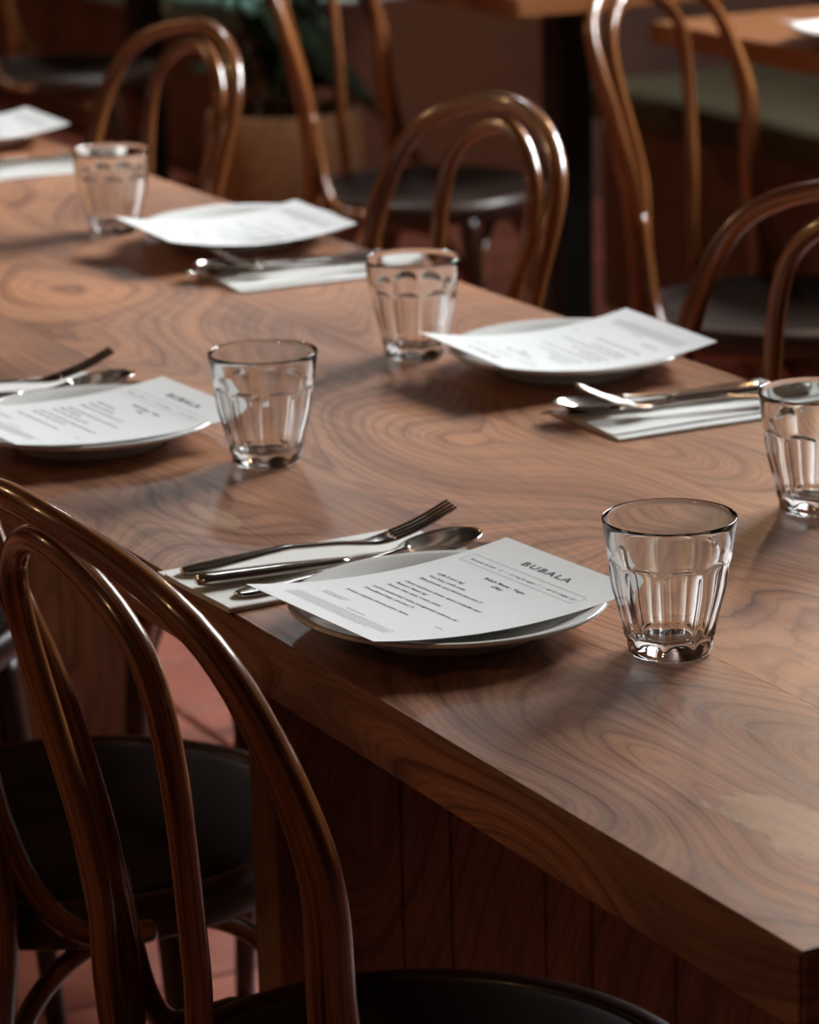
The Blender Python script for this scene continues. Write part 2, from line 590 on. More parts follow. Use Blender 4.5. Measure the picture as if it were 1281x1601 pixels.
# ------------------------------------------------------------------ communal table
TL, TW, TT = 3.0, 0.657, 0.045
table = tag(empty('communal_table', (0, 0, 0)), 'long walnut communal table with thick figured top laid with place settings', 'table')
cuts = [(0.0, -0.219, 'plank_near'), (-0.2194, -0.438, 'plank_mid'), (-0.4384, -TW, 'plank_far')]
for (ya, yb, mk) in cuts:
    bm = bmesh.new()
    box_bm(bm, 0, TL, yb, ya, TZ - TT, TZ)
    bmesh.ops.bevel(bm, geom=[e for e in bm.edges if all(abs(v.co.y) < 1e-4 for v in e.verts) or all(abs(v.co.y + TW) < 1e-4 for v in e.verts)
                              or all(v.co.x < 1e-4 for v in e.verts)], offset=0.0022, segments=2, affect='EDGES')
    bm_obj('tabletop_plank', bm, M[mk], table)
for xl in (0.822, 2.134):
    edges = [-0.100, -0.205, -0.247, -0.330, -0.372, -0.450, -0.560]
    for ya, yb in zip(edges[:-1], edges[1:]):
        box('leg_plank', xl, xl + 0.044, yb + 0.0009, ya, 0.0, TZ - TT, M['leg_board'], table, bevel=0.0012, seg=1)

# ------------------------------------------------------------------ bentwood chairs


def smooth_r(path, stops):
    """radius by height: stops = [(z, r), ...] ascending"""
    out = []
    for p in path:
        z = p.z
        if z <= stops[0][0]:
            out.append(stops[0][1])
            continue
        for (z0, r0), (z1, r1) in zip(stops[:-1], stops[1:]):
            if z0 <= z <= z1:
                out.append(r0 + (r1 - r0) * (z - z0) / max(z1 - z0, 1e-6))
                break
        else:
            out.append(stops[-1][1])
    return out


def make_chair():
    root = empty('bentwood_chair')
    half = [(0.192, -0.212, 0.0), (0.186, -0.178, 0.16), (0.1815, -0.150, 0.32), (0.1757, -0.1355, 0.45), (0.1690, -0.1495, 0.58), (0.1895, -0.1690, 0.70), (0.1654, -0.219, 0.8298)]
    outer = half + [(0, -0.2541, 0.8798)] + [(-x, y, z) for x, y, z in half[::-1]]
    path = catmull(outer, 9)
    tube('back_hoop', path, smooth_r(path, [(0, 0.0105), (0.2, 0.0125), (0.45, 0.0160), (0.58, 0.0160), (0.66, 0.0144), (0.75, 0.0118), (0.83, 0.0098), (0.88, 0.0094)]), M['rod'], root, 16)
    hin = [(0.0681, -0.183, 0.430), (0.0700, -0.1915, 0.53), (0.0719, -0.1932, 0.60), (0.0953, -0.2291, 0.8068)]
    inner = hin + [(0, -0.2459, 0.8568)] + [(-x, y, z) for x, y, z in hin[::-1]]
    path = catmull(inner, 10)
    tube('inner_hoop', path, 0.0090, M['rod'], root, 14)
    for s in (-1, 1):
        path = catmull([(s * 0.1705, -0.140, 0.575), (s * 0.1740, -0.128, 0.510), (s * 0.1870, -0.110, 0.455), (s * 0.2050, -0.086, 0.4250), (s * 0.2160, -0.052, 0.4165), (s * 0.2180, -0.025, 0.4165)], 6)
        br = tube('hip_brace', path, [0.0075] + [0.0095] * (len(path) - 2) + [0.008], M['rod'], root, 12)
        v, f = lathe([(0, 0.0022), (0.0035, 0.0016), (0.0042, 0), (0, 0)], 12)
        sc = mesh_obj('screw', v, f, M['screw'], br, smooth=True)
        sc.location = (s * 0.2255, -0.046, 0.4168)
        sc.rotation_euler = (0, s * math.pi / 2, 0)
        path = catmull([(s * 0.142, 0.128, 0.404), (s * 0.149, 0.142, 0.28), (s * 0.156, 0.160, 0.0)], 8)
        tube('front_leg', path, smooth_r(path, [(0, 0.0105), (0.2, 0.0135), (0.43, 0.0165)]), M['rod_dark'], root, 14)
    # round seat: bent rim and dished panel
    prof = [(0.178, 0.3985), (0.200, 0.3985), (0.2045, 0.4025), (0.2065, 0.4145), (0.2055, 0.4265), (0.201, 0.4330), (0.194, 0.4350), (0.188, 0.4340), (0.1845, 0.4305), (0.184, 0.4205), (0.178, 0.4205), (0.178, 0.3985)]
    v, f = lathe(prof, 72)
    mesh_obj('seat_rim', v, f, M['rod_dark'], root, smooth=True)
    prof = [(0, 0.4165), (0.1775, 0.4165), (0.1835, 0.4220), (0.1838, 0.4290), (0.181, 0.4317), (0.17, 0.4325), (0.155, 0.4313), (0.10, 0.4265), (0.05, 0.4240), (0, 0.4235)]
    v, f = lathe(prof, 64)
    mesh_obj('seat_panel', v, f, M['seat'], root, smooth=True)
    # bent arches under the seat, leg to leg
    legs = {'rl': (-0.1835, -0.160), 'rr': (0.1835, -0.160), 'fl': (-0.150, 0.145), 'fr': (0.150, 0.145)}
    for a, b in (('rl', 'rr'), ('fl', 'fr'), ('rl', 'fl'), ('rr', 'fr')):
        A, B = Vector((*legs[a], 0.25)), Vector((*legs[b], 0.25))
        cen = (A + B) / 2
        inn = -Vector((cen.x, cen.y, 0)) * 0.10
        pts = []
        for t, zz in ((0.0, 0.235), (0.045, 0.285), (0.15, 0.350), (0.30, 0.3825), (0.5, 0.3885), (0.70, 0.3825), (0.85, 0.350), (0.955, 0.285), (1.0, 0.235)):
            p = A.lerp(B, t)
            p += inn * math.sin(math.pi * t)
            p.z = zz
            pts.append(p)
        tube('leg_arch', catmull(pts, 6), 0.0085, M['rod'], root, 12)
    return root


chair0 = make_chair()
chairs = [
    # x, y, rot, label
    (0.549, -0.070, math.pi + 0.0286, 'bentwood chair in the near left foreground, hoop back towards the viewer'),
    (1.150, -0.070, math.pi, 'bentwood chair whose dark round seat shows through the foreground chair back'),
    (1.800, -0.070, math.pi, 'bentwood chair at left edge, only its glossy seat rim showing behind the foreground hoops'),
    (1.1137, -0.5893, -0.0146, 'bentwood chair at right edge, back hoop cut off by the frame beside the table'),
    (1.7784, -0.5969, -0.0299, 'bentwood chair in the middle across the table with whole double hoop showing'),
    (2.5846, -0.6105, 0.0138, 'bentwood chair across the table at upper left behind the farthest tumbler'),
    (2.489, -1.701, 2.065, 'bentwood chair behind at upper right with hoop top cut off by the frame'),
    (3.629, -1.744, 2.260, 'blurred bentwood chair in the background before the planter and leafy plant'),
    (5.424, -1.800, math.pi - 0.55, 'dark round-seated chair in the blurred far left corner'),
]
for i, (x, y, a, lab) in enumerate(chairs):
    o = chair0 if i == 0 else copy_tree(chair0)
    o.location = (x, y, 0)
    o.rotation_euler = (0, 0, a)
    tag(o, lab, 'chair', 'bentwood hoop-back chairs')

# ------------------------------------------------------------------ plates


def make_plate():
    prof = [(0, 0.0040), (0.050, 0.0040), (0.0560, 0.0030), (0.0575, 0.0), (0.0625, 0.0), (0.0640, 0.0022), (0.0665, 0.0062), (0.074, 0.0092), (0.086, 0.0130),
            (0.0985, 0.0172), (0.1040, 0.0188), (0.1056, 0.0203), (0.1050, 0.0217), (0.1030, 0.0220), (0.0990, 0.0212), (0.090, 0.0175), (0.080, 0.0130),
            (0.074, 0.0102), (0.066, 0.0082), (0.050, 0.0074), (0.025, 0.0071), (0, 0.0070)]
    v, f = lathe(prof, 96)
    return mesh_obj('plate', v, f, M['ceramic'], smooth=True)


plate0 = make_plate()
plates = [
    (0.5586, -0.1081, TZ, 'white plate in the foreground under the sharply readable menu sheet'),
    (1.1488, -0.1011, TZ, 'white plate at left edge under a menu, left of a tumbler'),
    (1.1511, -0.5529, TZ, 'white plate on the far side at right, under an upside-down menu'),
    (1.8480, -0.5640, TZ, 'white plate at upper left centre, next to the farthest tumbler'),
    (2.6400, -0.5650, TZ, 'white plate in the top left corner of the communal table'),
    (2.7300, -1.9950, TZ, 'white plate on the small table in the upper right corner'),
]
for i, (x, y, z, lab) in enumerate(plates):
    o = plate0 if i == 0 else copy_tree(plate0)
    o.location = (x, y, z + 0.0001)
    tag(o, lab, 'plate', 'white side plates')

# ------------------------------------------------------------------ menus
MW, MH = 0.148, 0.210


def text_mesh(body, size, bold=0.0, spacing=1.0, align='LEFT'):
    cu = bpy.data.curves.new('t', 'FONT')
    cu.body = body
    cu.size = size
    cu.space_character = spacing
    cu.align_x = align
    cu.offset = bold
    cu.resolution_u = 2
    ob = bpy.data.objects.new('t', cu)
    COL.objects.link(ob)
    dg = bpy.context.evaluated_depsgraph_get()
    me = bpy.data.meshes.new_from_object(ob.evaluated_get(dg))
    V = [(v.co.x, v.co.y) for v in me.vertices]
    Fs = [tuple(p.vertices) for p in me.polygons]
    bpy.data.objects.remove(ob)
    bpy.data.curves.remove(cu)
    bpy.data.meshes.remove(me)
    return V, Fs


def fit_text(body, u0, u1, v, size, bold=0.0, spacing=1.0):
    """lay one line between u0 and u1 (mm) with its baseline at v (mm)"""
    V, Fs = text_mesh(body, size / 1000, bold, spacing)
    xa, xb = min(p[0] for p in V), max(p[0] for p in V)
    k = (u1 - u0) / 1000 / (xb - xa)
    return [(u0 / 1000 + (p[0] - xa) * k, v / 1000 + p[1]) for p in V], Fs


def strip_quads(u0, v0, u1, v1, wd):
    """thin printed rule from (u0,v0) to (u1,v1) in mm, cut in short pieces so that it follows the bend"""
    n = 14
    d = Vector((u1 - u0, v1 - v0)).normalized()
    nn = Vector((-d.y, d.x)) * wd / 2
    V, Fs = [], []
    for i in range(n + 1):
        t = i / n
        c = Vector((u0 + (u1 - u0) * t, v0 + (v1 - v0) * t))
        V += [tuple((c + nn) / 1000), tuple((c - nn) / 1000)]
    for i in range(n):
        Fs.append((2 * i, 2 * i + 1, 2 * i + 3, 2 * i + 2))
    return V, Fs


def dashes(u0, u1, v, hgt, rnd):
    """a line of print too small to read: word-length dashes"""
    V, Fs = [], []
    u = u0
    while u < u1 - 1.0:
        w_ = min(rnd.uniform(1.6, 5.2), u1 - u)
        b0 = len(V)
        V += [(u / 1000, v / 1000), ((u + w_) / 1000, v / 1000), ((u + w_) / 1000, (v + hgt) / 1000), (u / 1000, (v + hgt) / 1000)]
        Fs.append((b0, b0 + 1, b0 + 2, b0 + 3))
        u += w_ + 0.7
    return V, Fs


def join(parts):
    V, Fs = [], []
    for v, f in parts:
        b0 = len(V)
        V += v
        Fs += [tuple(b0 + i for i in q) for q in f]
    return V, Fs


rnd = random.Random(5)
TITLE = fit_text('BUBALA', -24.5, 27.5, 80.3, 8.6, 0.00022, 1.25)
BOX = join([strip_quads(-64.5, 71.5, 59.5, 71.5, 0.28), strip_quads(-64.5, 58.6, 59.5, 58.6, 0.28), strip_quads(-64.5, 58.6, -64.5, 71.5, 0.28), strip_quads(59.5, 58.6, 59.5, 71.5, 0.28)])
BODY = join([
    fit_text('Banquet & mini  . £', -58.5, -24, 63.2, 4.2),
    fit_text('/', -20.5, -19.5, 63.2, 4.2),
    fit_text('(v) veg & vegan  ?', -14.5, 17, 63.2, 4.2),
    fit_text('/', 21, 22, 63.2, 4.2),
    fit_text('not. nut + (vegan)  v2.5', 26, 56, 63.2, 4.2),
    fit_text('Bubala Mezze - Vegan', -20, 23.5, 46.5, 4.6, 0.00006),
    fit_text('£38pp', -3.5, 8, 40.0, 4.6, 0.00006),
    fit_text('Laffa bread (vg)', -49, -20, 29.0, 4.3, 0.00004),
    fit_text('Fava bean, confit onion', -48.5, -8, 21.6, 4.3, 0.00004),
    fit_text('Baba ganoush, curry leaf oil, pine nuts (*)', -48.5, 21, 14.2, 4.3, 0.00004),
    fit_text('Oyster mushroom skewer, tamari, coriander seed', -48.5, 36, 2.0, 4.3, 0.00004),
    fit_text("Malawach 'labneh' (vg)", -48.5, -14, -4.8, 4.3, 0.00004),
    fit_text('Fattoush, dates, sumac, tomato, onions', -48.5, 11.5, -12.0, 4.3, 0.00004),
    fit_text('Leek & mustard leaf, onion, pomegranate molasses, (n)', -50, 44.5, -22.5, 4.3, 0.00004),
    fit_text('Woodfired hispi, almond (*)', -50, 6.5, -29.8, 4.3, 0.00004),
    fit_text('Romano courgette, almonds, potato, harissa', -50.5, 20, -43.0, 4.3, 0.00004),
])
SMALL = join([dashes(-52, -25, -58.5, 1.1, rnd), dashes(-50, -25, -61.8, 1.1, rnd), dashes(-8, 13, -71, 1.1, rnd), dashes(50, 57.5, -42.5, 1.2, rnd)]
             + [dashes(-56, 54 - 5 * (k == 4) * 3, -76.0 - 2.7 * k, 0.75, rnd) for k in range(5)])


def make_menu(k, lin, t, z0):
    root = empty('menu_sheet')

    def zz(u, v):
        return z0 + k * v * v + lin * v + t * u
    nu, nv = 8, 28
    top = [(-MW / 2 + MW * i / nu, -MH / 2 + MH * j / nv) for j in range(nv + 1) for i in range(nu + 1)]
    V = [(u, v, zz(u, v)) for u, v in top] + [(u, v, zz(u, v) - 0.00035) for u, v in top]
    nt = len(top)
    Fs = []
    for j in range(nv):
        for i in range(nu):
            a = j * (nu + 1) + i
            q = (a, a + 1, a + nu + 2, a + nu + 1)
            Fs.append(q)
            Fs.append(tuple(nt + i2 for i2 in q[::-1]))
    rim = [i for i in range(nu + 1)] + [j * (nu + 1) + nu for j in range(1, nv + 1)] + [nv * (nu + 1) + i for i in range(nu - 1, -1, -1)] + [j * (nu + 1) for j in range(nv - 1, 0, -1)]
    for a, b in zip(rim, rim[1:] + rim[:1]):
        Fs.append((a, nt + a, nt + b, b))
    sh = mesh_obj('paper_sheet', V, Fs, M['paper'], root, smooth=False)
    for nm, (vv, ff), mt in (('title_lettering', TITLE, 'ink'), ('printed_box', BOX, 'ink'), ('menu_lines', BODY, 'ink'), ('small_print', SMALL, 'ink_grey')):
        pr = mesh_obj(nm, [(u, v, zz(u, v) + 0.00012) for u, v in vv], ff, M[mt], root)
        if nm == 'small_print':
            pr['kind'] = 'stuff'
    return root


menuA = make_menu(0.80, -0.035, -0.0146, 0.0198)
menuB = make_menu(1.07, 0.0224, 0.0204, 0.0200)
menus = [
    (menuA, 0.5536, -0.1018, 3.2579, TZ, 'sharp printed menu sheet headed BUBALA on the foreground plate'),
    (None, 1.1350, -0.0985, 3.2300, TZ, 'printed menu sheet headed BUBALA on the plate at left edge'),
    (menuB, 1.1328, -0.5395, -0.0004, TZ, 'menu sheet turned upside down on the far-side plate at right'),
    (None, 1.8040, -0.5380, -0.0080, TZ, 'blurred menu sheet on the plate at upper left centre'),
    (None, 2.6150, -0.5520, 0.0000, TZ, 'blurred menu sheet in the top left corner of the communal table'),
    (None, 2.7150, -1.9800, 0.0100, TZ, 'blurred menu sheet on the small table at upper right'),
]
src = menuA
for i, (m, x, y, a, z, lab) in enumerate(menus):
    if m:
        src = m
        o = m
    else:
        o = copy_tree(src)
    o.location = (x, y, z + 0.0016)
    o.rotation_euler = (0, 0, a)
    tag(o, lab, 'menu', 'menu sheets on plates')

# ------------------------------------------------------------------ tumblers


def make_tumbler():
    H, NF, N = 0.0895, 9, 162
    # outer profile: (z, r) ; flutes are pressed in below the shoulder
    out = [(0.0, 0.0235), (0.0006, 0.0255), (0.0022, 0.0268), (0.0055, 0.0272), (0.0078, 0.0273), (0.0088, 0.0276), (0.0105, 0.0283), (0.0140, 0.0291), (0.0200, 0.0303), (0.0280, 0.0322), (0.0360, 0.0345),
           (0.0420, 0.0362), (0.0480, 0.0373), (0.0540, 0.0380), (0.0570, 0.0383), (0.0600, 0.03865), (0.0615, 0.0389), (0.0630, 0.0392), (0.0645, 0.0394), (0.0665, 0.0396), (0.0690, 0.0399), (0.0740, 0.0407), (0.0800, 0.0416),
           (0.0850, 0.0424), (0.0880, 0.0428), (0.0890, 0.04285)]
    inn = [(0.0895, 0.0422), (0.0890, 0.0415), (0.0850, 0.0404), (0.0760, 0.0385), (0.0660, 0.0365), (0.0560, 0.0344), (0.0480, 0.0328), (0.0400, 0.0308), (0.0300, 0.0282), (0.0200, 0.0258), (0.0150, 0.0243), (0.0125, 0.0218), (0.0110, 0.0165), (0.0104, 0.008)]
    prof = [(0, 0.0012), (0.018, 0.0012), (0.0215, 0.0006)] + [(r, z) for z, r in out] + [(r, z) for z, r in inn] + [(0, 0.0102)]
    n_out_end = 3 + len(out)

    def rf(k, r, z, a):
        if k < 3 or k >= n_out_end:
            return r
        ph = (a * NF / (2 * math.pi)) % 1.0
        c = 2 * abs(ph - 0.5)                       # 0 at flute centre, 1 on the ridge
        top = 0.0638 - 0.0052 * c ** 3              # scalloped upper end of each flute
        lower = min(1.0, max(0.0, (z - 0.0082) / 0.0030))
        upper = min(1.0, max(0.0, (top - z) / 0.0012))
        depth = 0.0021 * (1 - c ** 2.0) * lower * upper
        ridge = 0.0004 * (c ** 8) * lower * upper
        return r - depth + ridge
    v, f = lathe(prof, N, rf)
    return mesh_obj('tumbler', v, f, M['glass'], smooth=True)


t0 = make_tumbler()
tumblers = [
    (0.4379, -0.2020, 'clear fluted tumbler in the foreground right of the sharp menu'),
    (1.0074, -0.1912, 'clear fluted tumbler left of centre beside the left menu corner'),
    (1.2689, -0.4626, 'clear fluted tumbler in upper centre, left of the upside-down menu'),
    (1.9822, -0.4777, 'blurred fluted tumbler at upper left, farthest of the glasses'),
    (0.6621, -0.4706, 'clear fluted tumbler cut off by the right edge beside the cutlery'),
]
for i, (x, y, lab) in enumerate(tumblers):
    o = t0 if i == 0 else copy_tree(t0)
    o.location = (x, y, TZ + 0.0002)
    o.rotation_euler = (0, 0, 0.35 + i * 0.21)
    tag(o, lab, 'glass', 'fluted water tumblers')

# ------------------------------------------------------------------ napkins (folded, in their own frame: x across, y along)


def make_napkin():
    hw, hl = 0.0535, 0.100
    th = 0.0011
    # folded cross-section: three layers joined by round folds
    mid = []
    for k, (za, d) in enumerate(((0.0006, 1), (0.0020, -1), (0.0034, 1))):
        xs_ = [-hw + 2 * hw * i / 10 for i in range(11)]
        if d < 0:
            xs_ = xs_[::-1]
        if k == 2:
            xs_ = xs_[:10]
        mid += [(x_, za) for x_ in xs_]
        if k < 2:
            xe = xs_[-1]
            mid += [(xe + math.copysign(0.0006, xe), za + 0.0004), (xe + math.copysign(0.0006, xe), za + 0.0010)]
    ny_ = 14
    V, Fs = [], []
    n = len(mid)
    for j in range(ny_ + 1):
        y = -hl + 2 * hl * j / ny_
        for side in (1, -1):
            for i, (x_, z_) in enumerate(mid):
                p, q = mid[max(i - 1, 0)], mid[min(i + 1, n - 1)]
                tx, tz = q[0] - p[0], q[1] - p[1]
                L = math.hypot(tx, tz) or 1
                wv = 0.0004 * math.sin(y * 40 + x_ * 60) * (z_ / 0.0034)
                V.append((x_ - tz / L * th / 2 * side, y, max(0.0, z_ + tx / L * th / 2 * side + wv)))
    row = 2 * n
    for j in range(ny_):
        for s in (0, 1):
            for i in range(n - 1):
                a = j * row + s * n + i
                q = (a, a + 1, a + row + 1, a + row)
                Fs.append(q if s else q[::-1])
        for i in (0, n - 1):
            a = j * row + i
            q = (a, a + n, a + row + n, a + row)
            Fs.append(q)
    for j in (0, ny_):
        for i in range(n - 1):
            a = j * row + i
            Fs.append((a, a + 1, a + n + 1, a + n))
    ob = mesh_obj('paper_napkin', V, Fs, M['napkin'])
    return ob


nap0 = make_napkin()
NAPS = [
    (0.7220, -0.0960, 0.04, 'white folded napkin under the foreground cutlery'),
    (1.3180, -0.0890, 0.03, 'white folded napkin under the cutlery at left edge'),
    (0.9600, -0.5560, math.pi - 0.03, 'white folded napkin on the far side beside the cut-off tumbler'),
    (1.6550, -0.5520, math.pi - 0.05, 'white folded napkin at upper centre left of a tumbler'),
    (2.4100, -0.5600, math.pi - 0.03, 'white folded napkin at upper left edge behind the farthest tumbler'),
]
for i, (x, y, a, lab) in enumerate(NAPS):
    o = nap0 if i == 0 else copy_tree(nap0)
    o.location = (x, y, TZ + 0.0001)
    o.rotation_euler = (0, 0, a)
    tag(o, lab, 'napkin', 'folded white napkins')

# ------------------------------------------------------------------ cutlery (napkin frame, handles towards +y)


def ribbon(path, widths, thick, crown=0.0):
    """closed strip swept along path: rounded flat section"""
    V, Fs = [], []
    n = len(path)
    prof = [(-1, 0), (-0.82, 0.8), (-0.3, 1.0), (0.3, 1.0), (0.82, 0.8), (1, 0), (0.82, -0.8), (0.3, -1.0), (-0.3, -1.0), (-0.82, -0.8)]
    m = len(prof)
    for i in range(n):
        t = (path[min(i + 1, n - 1)] - path[max(i - 1, 0)]).normalized()
        side = t.cross(Vector((0, 0, 1))).normalized()
        up = side.cross(t)
        w_ = widths[i] / 2
        th = thick[i] / 2 if isinstance(thick, list) else thick / 2
        for a, b in prof:
            V.append(path[i] + side * (a * w_) + up * (b * th + crown * (1 - a * a) * w_))
    for i in range(n - 1):
        for k in range(m):
            Fs.append((i * m + k, i * m + (k + 1) % m, (i + 1) * m + (k + 1) % m, (i + 1) * m + k))
    Fs.append(tuple(range(m - 1, -1, -1)))
    Fs.append(tuple((n - 1) * m + k for k in range(m)))
    return V, Fs


def lerp_stops(stops, s):
    for (a, va), (b, vb) in zip(stops[:-1], stops[1:]):
        if a <= s <= b:
            return va + (vb - va) * (s - a) / (b - a)
    return stops[-1][1] if s > stops[-1][0] else stops[0][1]


def make_fork():
    root = empty('fork')
    L = 0.198
    zs = [(0, 0.0062), (0.15, 0.0095), (0.38, 0.0150), (0.58, 0.0135), (0.66, 0.0120), (0.72, 0.0125), (0.78, 0.0150), (0.88, 0.0215), (1.0, 0.0330)]
    ws = [(0, 0.008), (0.015, 0.0135), (0.05, 0.0185), (0.12, 0.0190), (0.30, 0.0120), (0.50, 0.0066), (0.62, 0.0062), (0.67, 0.0090), (0.71, 0.0190), (0.745, 0.0235), (0.775, 0.0240)]
    n = 44
    P = catmull([(0, -s * L, lerp_stops(zs, s)) for s in [i / 12 * 0.775 for i in range(13)]], 4)
    W = [lerp_stops(ws, -p.y / L) for p in P]
    T = [0.0032 if -p.y / L < 0.5 else 0.0028 for p in P]
    V, Fs = ribbon(P, W, T, -0.04)
    mesh_obj('handle', V, Fs, M['steel'], root, smooth=True)
    for k in range(4):
        xo = (-1.5 + k) * 0.0064
        Pt = catmull([(xo, -s * L, lerp_stops(zs, s)) for s in (0.765, 0.81, 0.86, 0.91, 0.96, 1.0)], 3)
        Wt = [0.0047 - 0.0022 * i / (len(Pt) - 1) for i in range(len(Pt))]
        V, Fs = ribbon(Pt, Wt, 0.0020)
        mesh_obj('tine', V, Fs, M['steel'], root, smooth=True)
    return root


def make_knife():
    root = empty('knife')
    L = 0.222
    P = [Vector((0, -s * L, 0.0095 - 0.0012 * s)) for s in [i / 16 * 0.50 for i in range(17)]]
    W = [lerp_stops([(0, 0.011), (0.012, 0.0155), (0.05, 0.0175), (0.25, 0.0165), (0.46, 0.0125), (0.5, 0.0105)], i / 16 * 0.5) for i in range(17)]
    T = [lerp_stops([(0, 0.0055), (0.03, 0.0075), (0.3, 0.0072), (0.5, 0.0045)], i / 16 * 0.5) for i in range(17)]
    V, Fs = ribbon(P, W, T)
    mesh_obj('handle', V, Fs, M['steel'], root, smooth=True)
    V, Fs = [], []
    n = 20
    for i in range(n + 1):
        s = 0.49 + 0.51 * i / n
        back = 0.0062
        edge = lerp_stops([(0.49, 0.0052), (0.53, 0.0085), (0.60, 0.0125), (0.85, 0.0125), (0.94, 0.0090), (1.0, -0.0035)], s)
        if s > 0.93:
            back = 0.0062 - 0.0035 * ((s - 0.93) / 0.07) ** 2
        z = 0.0089 - 0.0018 * s
        V += [(-back, -s * L, z + 0.0011), (edge, -s * L, z + 0.0002), (edge, -s * L, z - 0.0002), (-back, -s * L, z - 0.0011)]
    for i in range(n):
        for k in range(4):
            Fs.append((4 * i + k, 4 * i + (k + 1) % 4, 4 * i + 4 + (k + 1) % 4, 4 * i + 4 + k))
    Fs += [(3, 2, 1, 0), tuple(4 * n + k for k in range(4))]
    mesh_obj('blade', V, Fs, M['steel'], root)
    return root


def make_spoon():
    root = empty('spoon')
    L = 0.198
    zs = [(0, 0.0062), (0.2, 0.0070), (0.42, 0.0082), (0.60, 0.0115), (0.70, 0.0145)]
    ws = [(0, 0.008), (0.015, 0.0135), (0.05, 0.0185), (0.12, 0.0190), (0.30, 0.0120), (0.50, 0.0066), (0.64, 0.0064), (0.70, 0.0090)]
    P = catmull([(0, -s * L, lerp_stops(zs, s)) for s in [i / 12 * 0.70 for i in range(13)]], 4)
    V, Fs = ribbon(P, [lerp_stops(ws, -p.y / L) for p in P], 0.0030, -0.03)
    mesh_obj('handle', V, Fs, M['steel'], root, smooth=True)
    # egg-shaped bowl, two skins
    V, Fs = [], []
    nr, na = 10, 40
    ca, la, wa, dep, th = 0.835, 0.0335, 0.0200, 0.0085, 0.0014
    for skin in (0, 1):
        for i in range(nr + 1):
            q = i / nr
            for k in range(na):
                a = 2 * math.pi * k / na
                ux, uy = math.cos(a) * q, math.sin(a) * q
                wx = wa * (1 - 0.16 * -uy)              # broader near the tip
                x_ = ux * (wa + 0.0025 * uy)
                y_ = uy * la
                z_ = -dep * (1 - q * q) + 0.0150 + 0.0035 * (uy * 0.6)
                V.append((x_, -ca * L - y_, z_ - th * skin * (1 if q < 0.98 else 0.6)))
    m = (nr + 1) * na
    for skin in (0, 1):
        for i in range(nr):
            for k in range(na):
                a = skin * m + i * na + k
                b = skin * m + i * na + (k + 1) % na
                q = (a, b, b + na, a + na)
                Fs.append(q if skin else q[::-1])
    for k in range(na):
        a, b = nr * na + k, nr * na + (k + 1) % na
        Fs.append((a, b, m + b, m + a))
    mesh_obj('bowl', V, Fs, M['steel'], root, smooth=True)
    return root


def set_pose(o, nap, lx, ly, ang, dz=0.0):
    """place a piece of cutlery in the frame of its napkin"""
    x, y, a = nap
    c, s = math.cos(a), math.sin(a)
    o.location = (x + c * lx - s * ly, y + s * lx + c * ly, TZ + dz)
    o.rotation_euler = (0, 0, a + ang)


fork0, knife0, spoon0 = make_fork(), make_knife(), make_spoon()
where = ['beside the foreground plate', 'behind the plate at left edge', 'on the far-side napkin at right', 'on the napkin at upper centre', 'on the napkin at upper left edge']
for i, (x, y, a, lab) in enumerate(NAPS):
    nap = (x, y, a)
    fk = fork0 if i == 0 else copy_tree(fork0)
    kn = knife0 if i == 0 else copy_tree(knife0)
    sp = spoon0 if i == 0 else copy_tree(spoon0)
    set_pose(fk, nap, 0.0340, 0.0915, -0.215)
    set_pose(kn, nap, -0.0014, 0.0975, -0.142)
    set_pose(sp, nap, -0.0365, 0.0850, 0.060, 0.0)
    tag(fk, 'steel fork ' + where[i], 'fork', 'steel forks')
    tag(kn, 'steel table knife ' + where[i], 'knife', 'steel knives')
    tag(sp, 'steel spoon ' + where[i], 'spoon', 'steel spoons')

# ------------------------------------------------------------------ background: small tables, bench, planter


def small_table(xa, xb, ya, yb, label):
    r = tag(empty('small_table', ((xa + xb) / 2, (ya + yb) / 2, 0)), label, 'table', 'small pedestal tables along the bench')
    hx, hy = (xb - xa) / 2, (yb - ya) / 2
    bm = bmesh.new()
    box_bm(bm, -hx, hx, -hy, hy, TZ - 0.034, TZ)
    bmesh.ops.bevel(bm, geom=bm.edges[:], offset=0.003, segments=2, affect='EDGES')
    bm_obj('tabletop', bm, M['table_orange'], r)
    box('pedestal_column', -0.034, 0.034, -0.034, 0.034, 0.012, TZ - 0.05, M['black_metal'], r, bevel=0.003)
    box('base_plate', -0.2, 0.2, -0.2, 0.2, 0.0, 0.012, M['black_metal'], r, bevel=0.004)
    box('mounting_plate', -0.12, 0.12, -0.12, 0.12, TZ - 0.05, TZ - 0.034, M['black_metal'], r, bevel=0.002)
    return r


small_table(2.36, 3.12, -2.50, -1.87, 'small reddish wooden table at upper right with a white menu on it')
small_table(3.52, 4.28, -2.50, -1.86, 'small orange-brown wooden table with black column behind the middle chair')
small_table(5.47, 6.23, -2.50, -1.87, 'small table with black column behind the upper left chair')


def bench(xa, xb, label, fabric):
    r = tag(empty('wall_bench', ((xa + xb) / 2, WALL_Y, 0)), label, 'bench', 'cushioned wall benches')
    h = (xb - xa) / 2
    box('bench_base', -h, h, 0.01, 0.62, 0.0, 0.385, M['bench_wood'], r, bevel=0.004)
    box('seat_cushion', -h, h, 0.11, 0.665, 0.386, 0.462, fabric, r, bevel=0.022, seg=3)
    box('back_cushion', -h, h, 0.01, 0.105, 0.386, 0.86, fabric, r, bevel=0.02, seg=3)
    return r


bench(1.2, 4.36, 'olive cushioned wall bench at the right, shade painted into its green', M['olive'])
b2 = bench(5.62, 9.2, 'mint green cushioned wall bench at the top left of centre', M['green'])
box('end_panel', -1.85, -1.791, 0.006, 0.66, 0.0, 0.50, M['panel_pink'], b2, bevel=0.004)

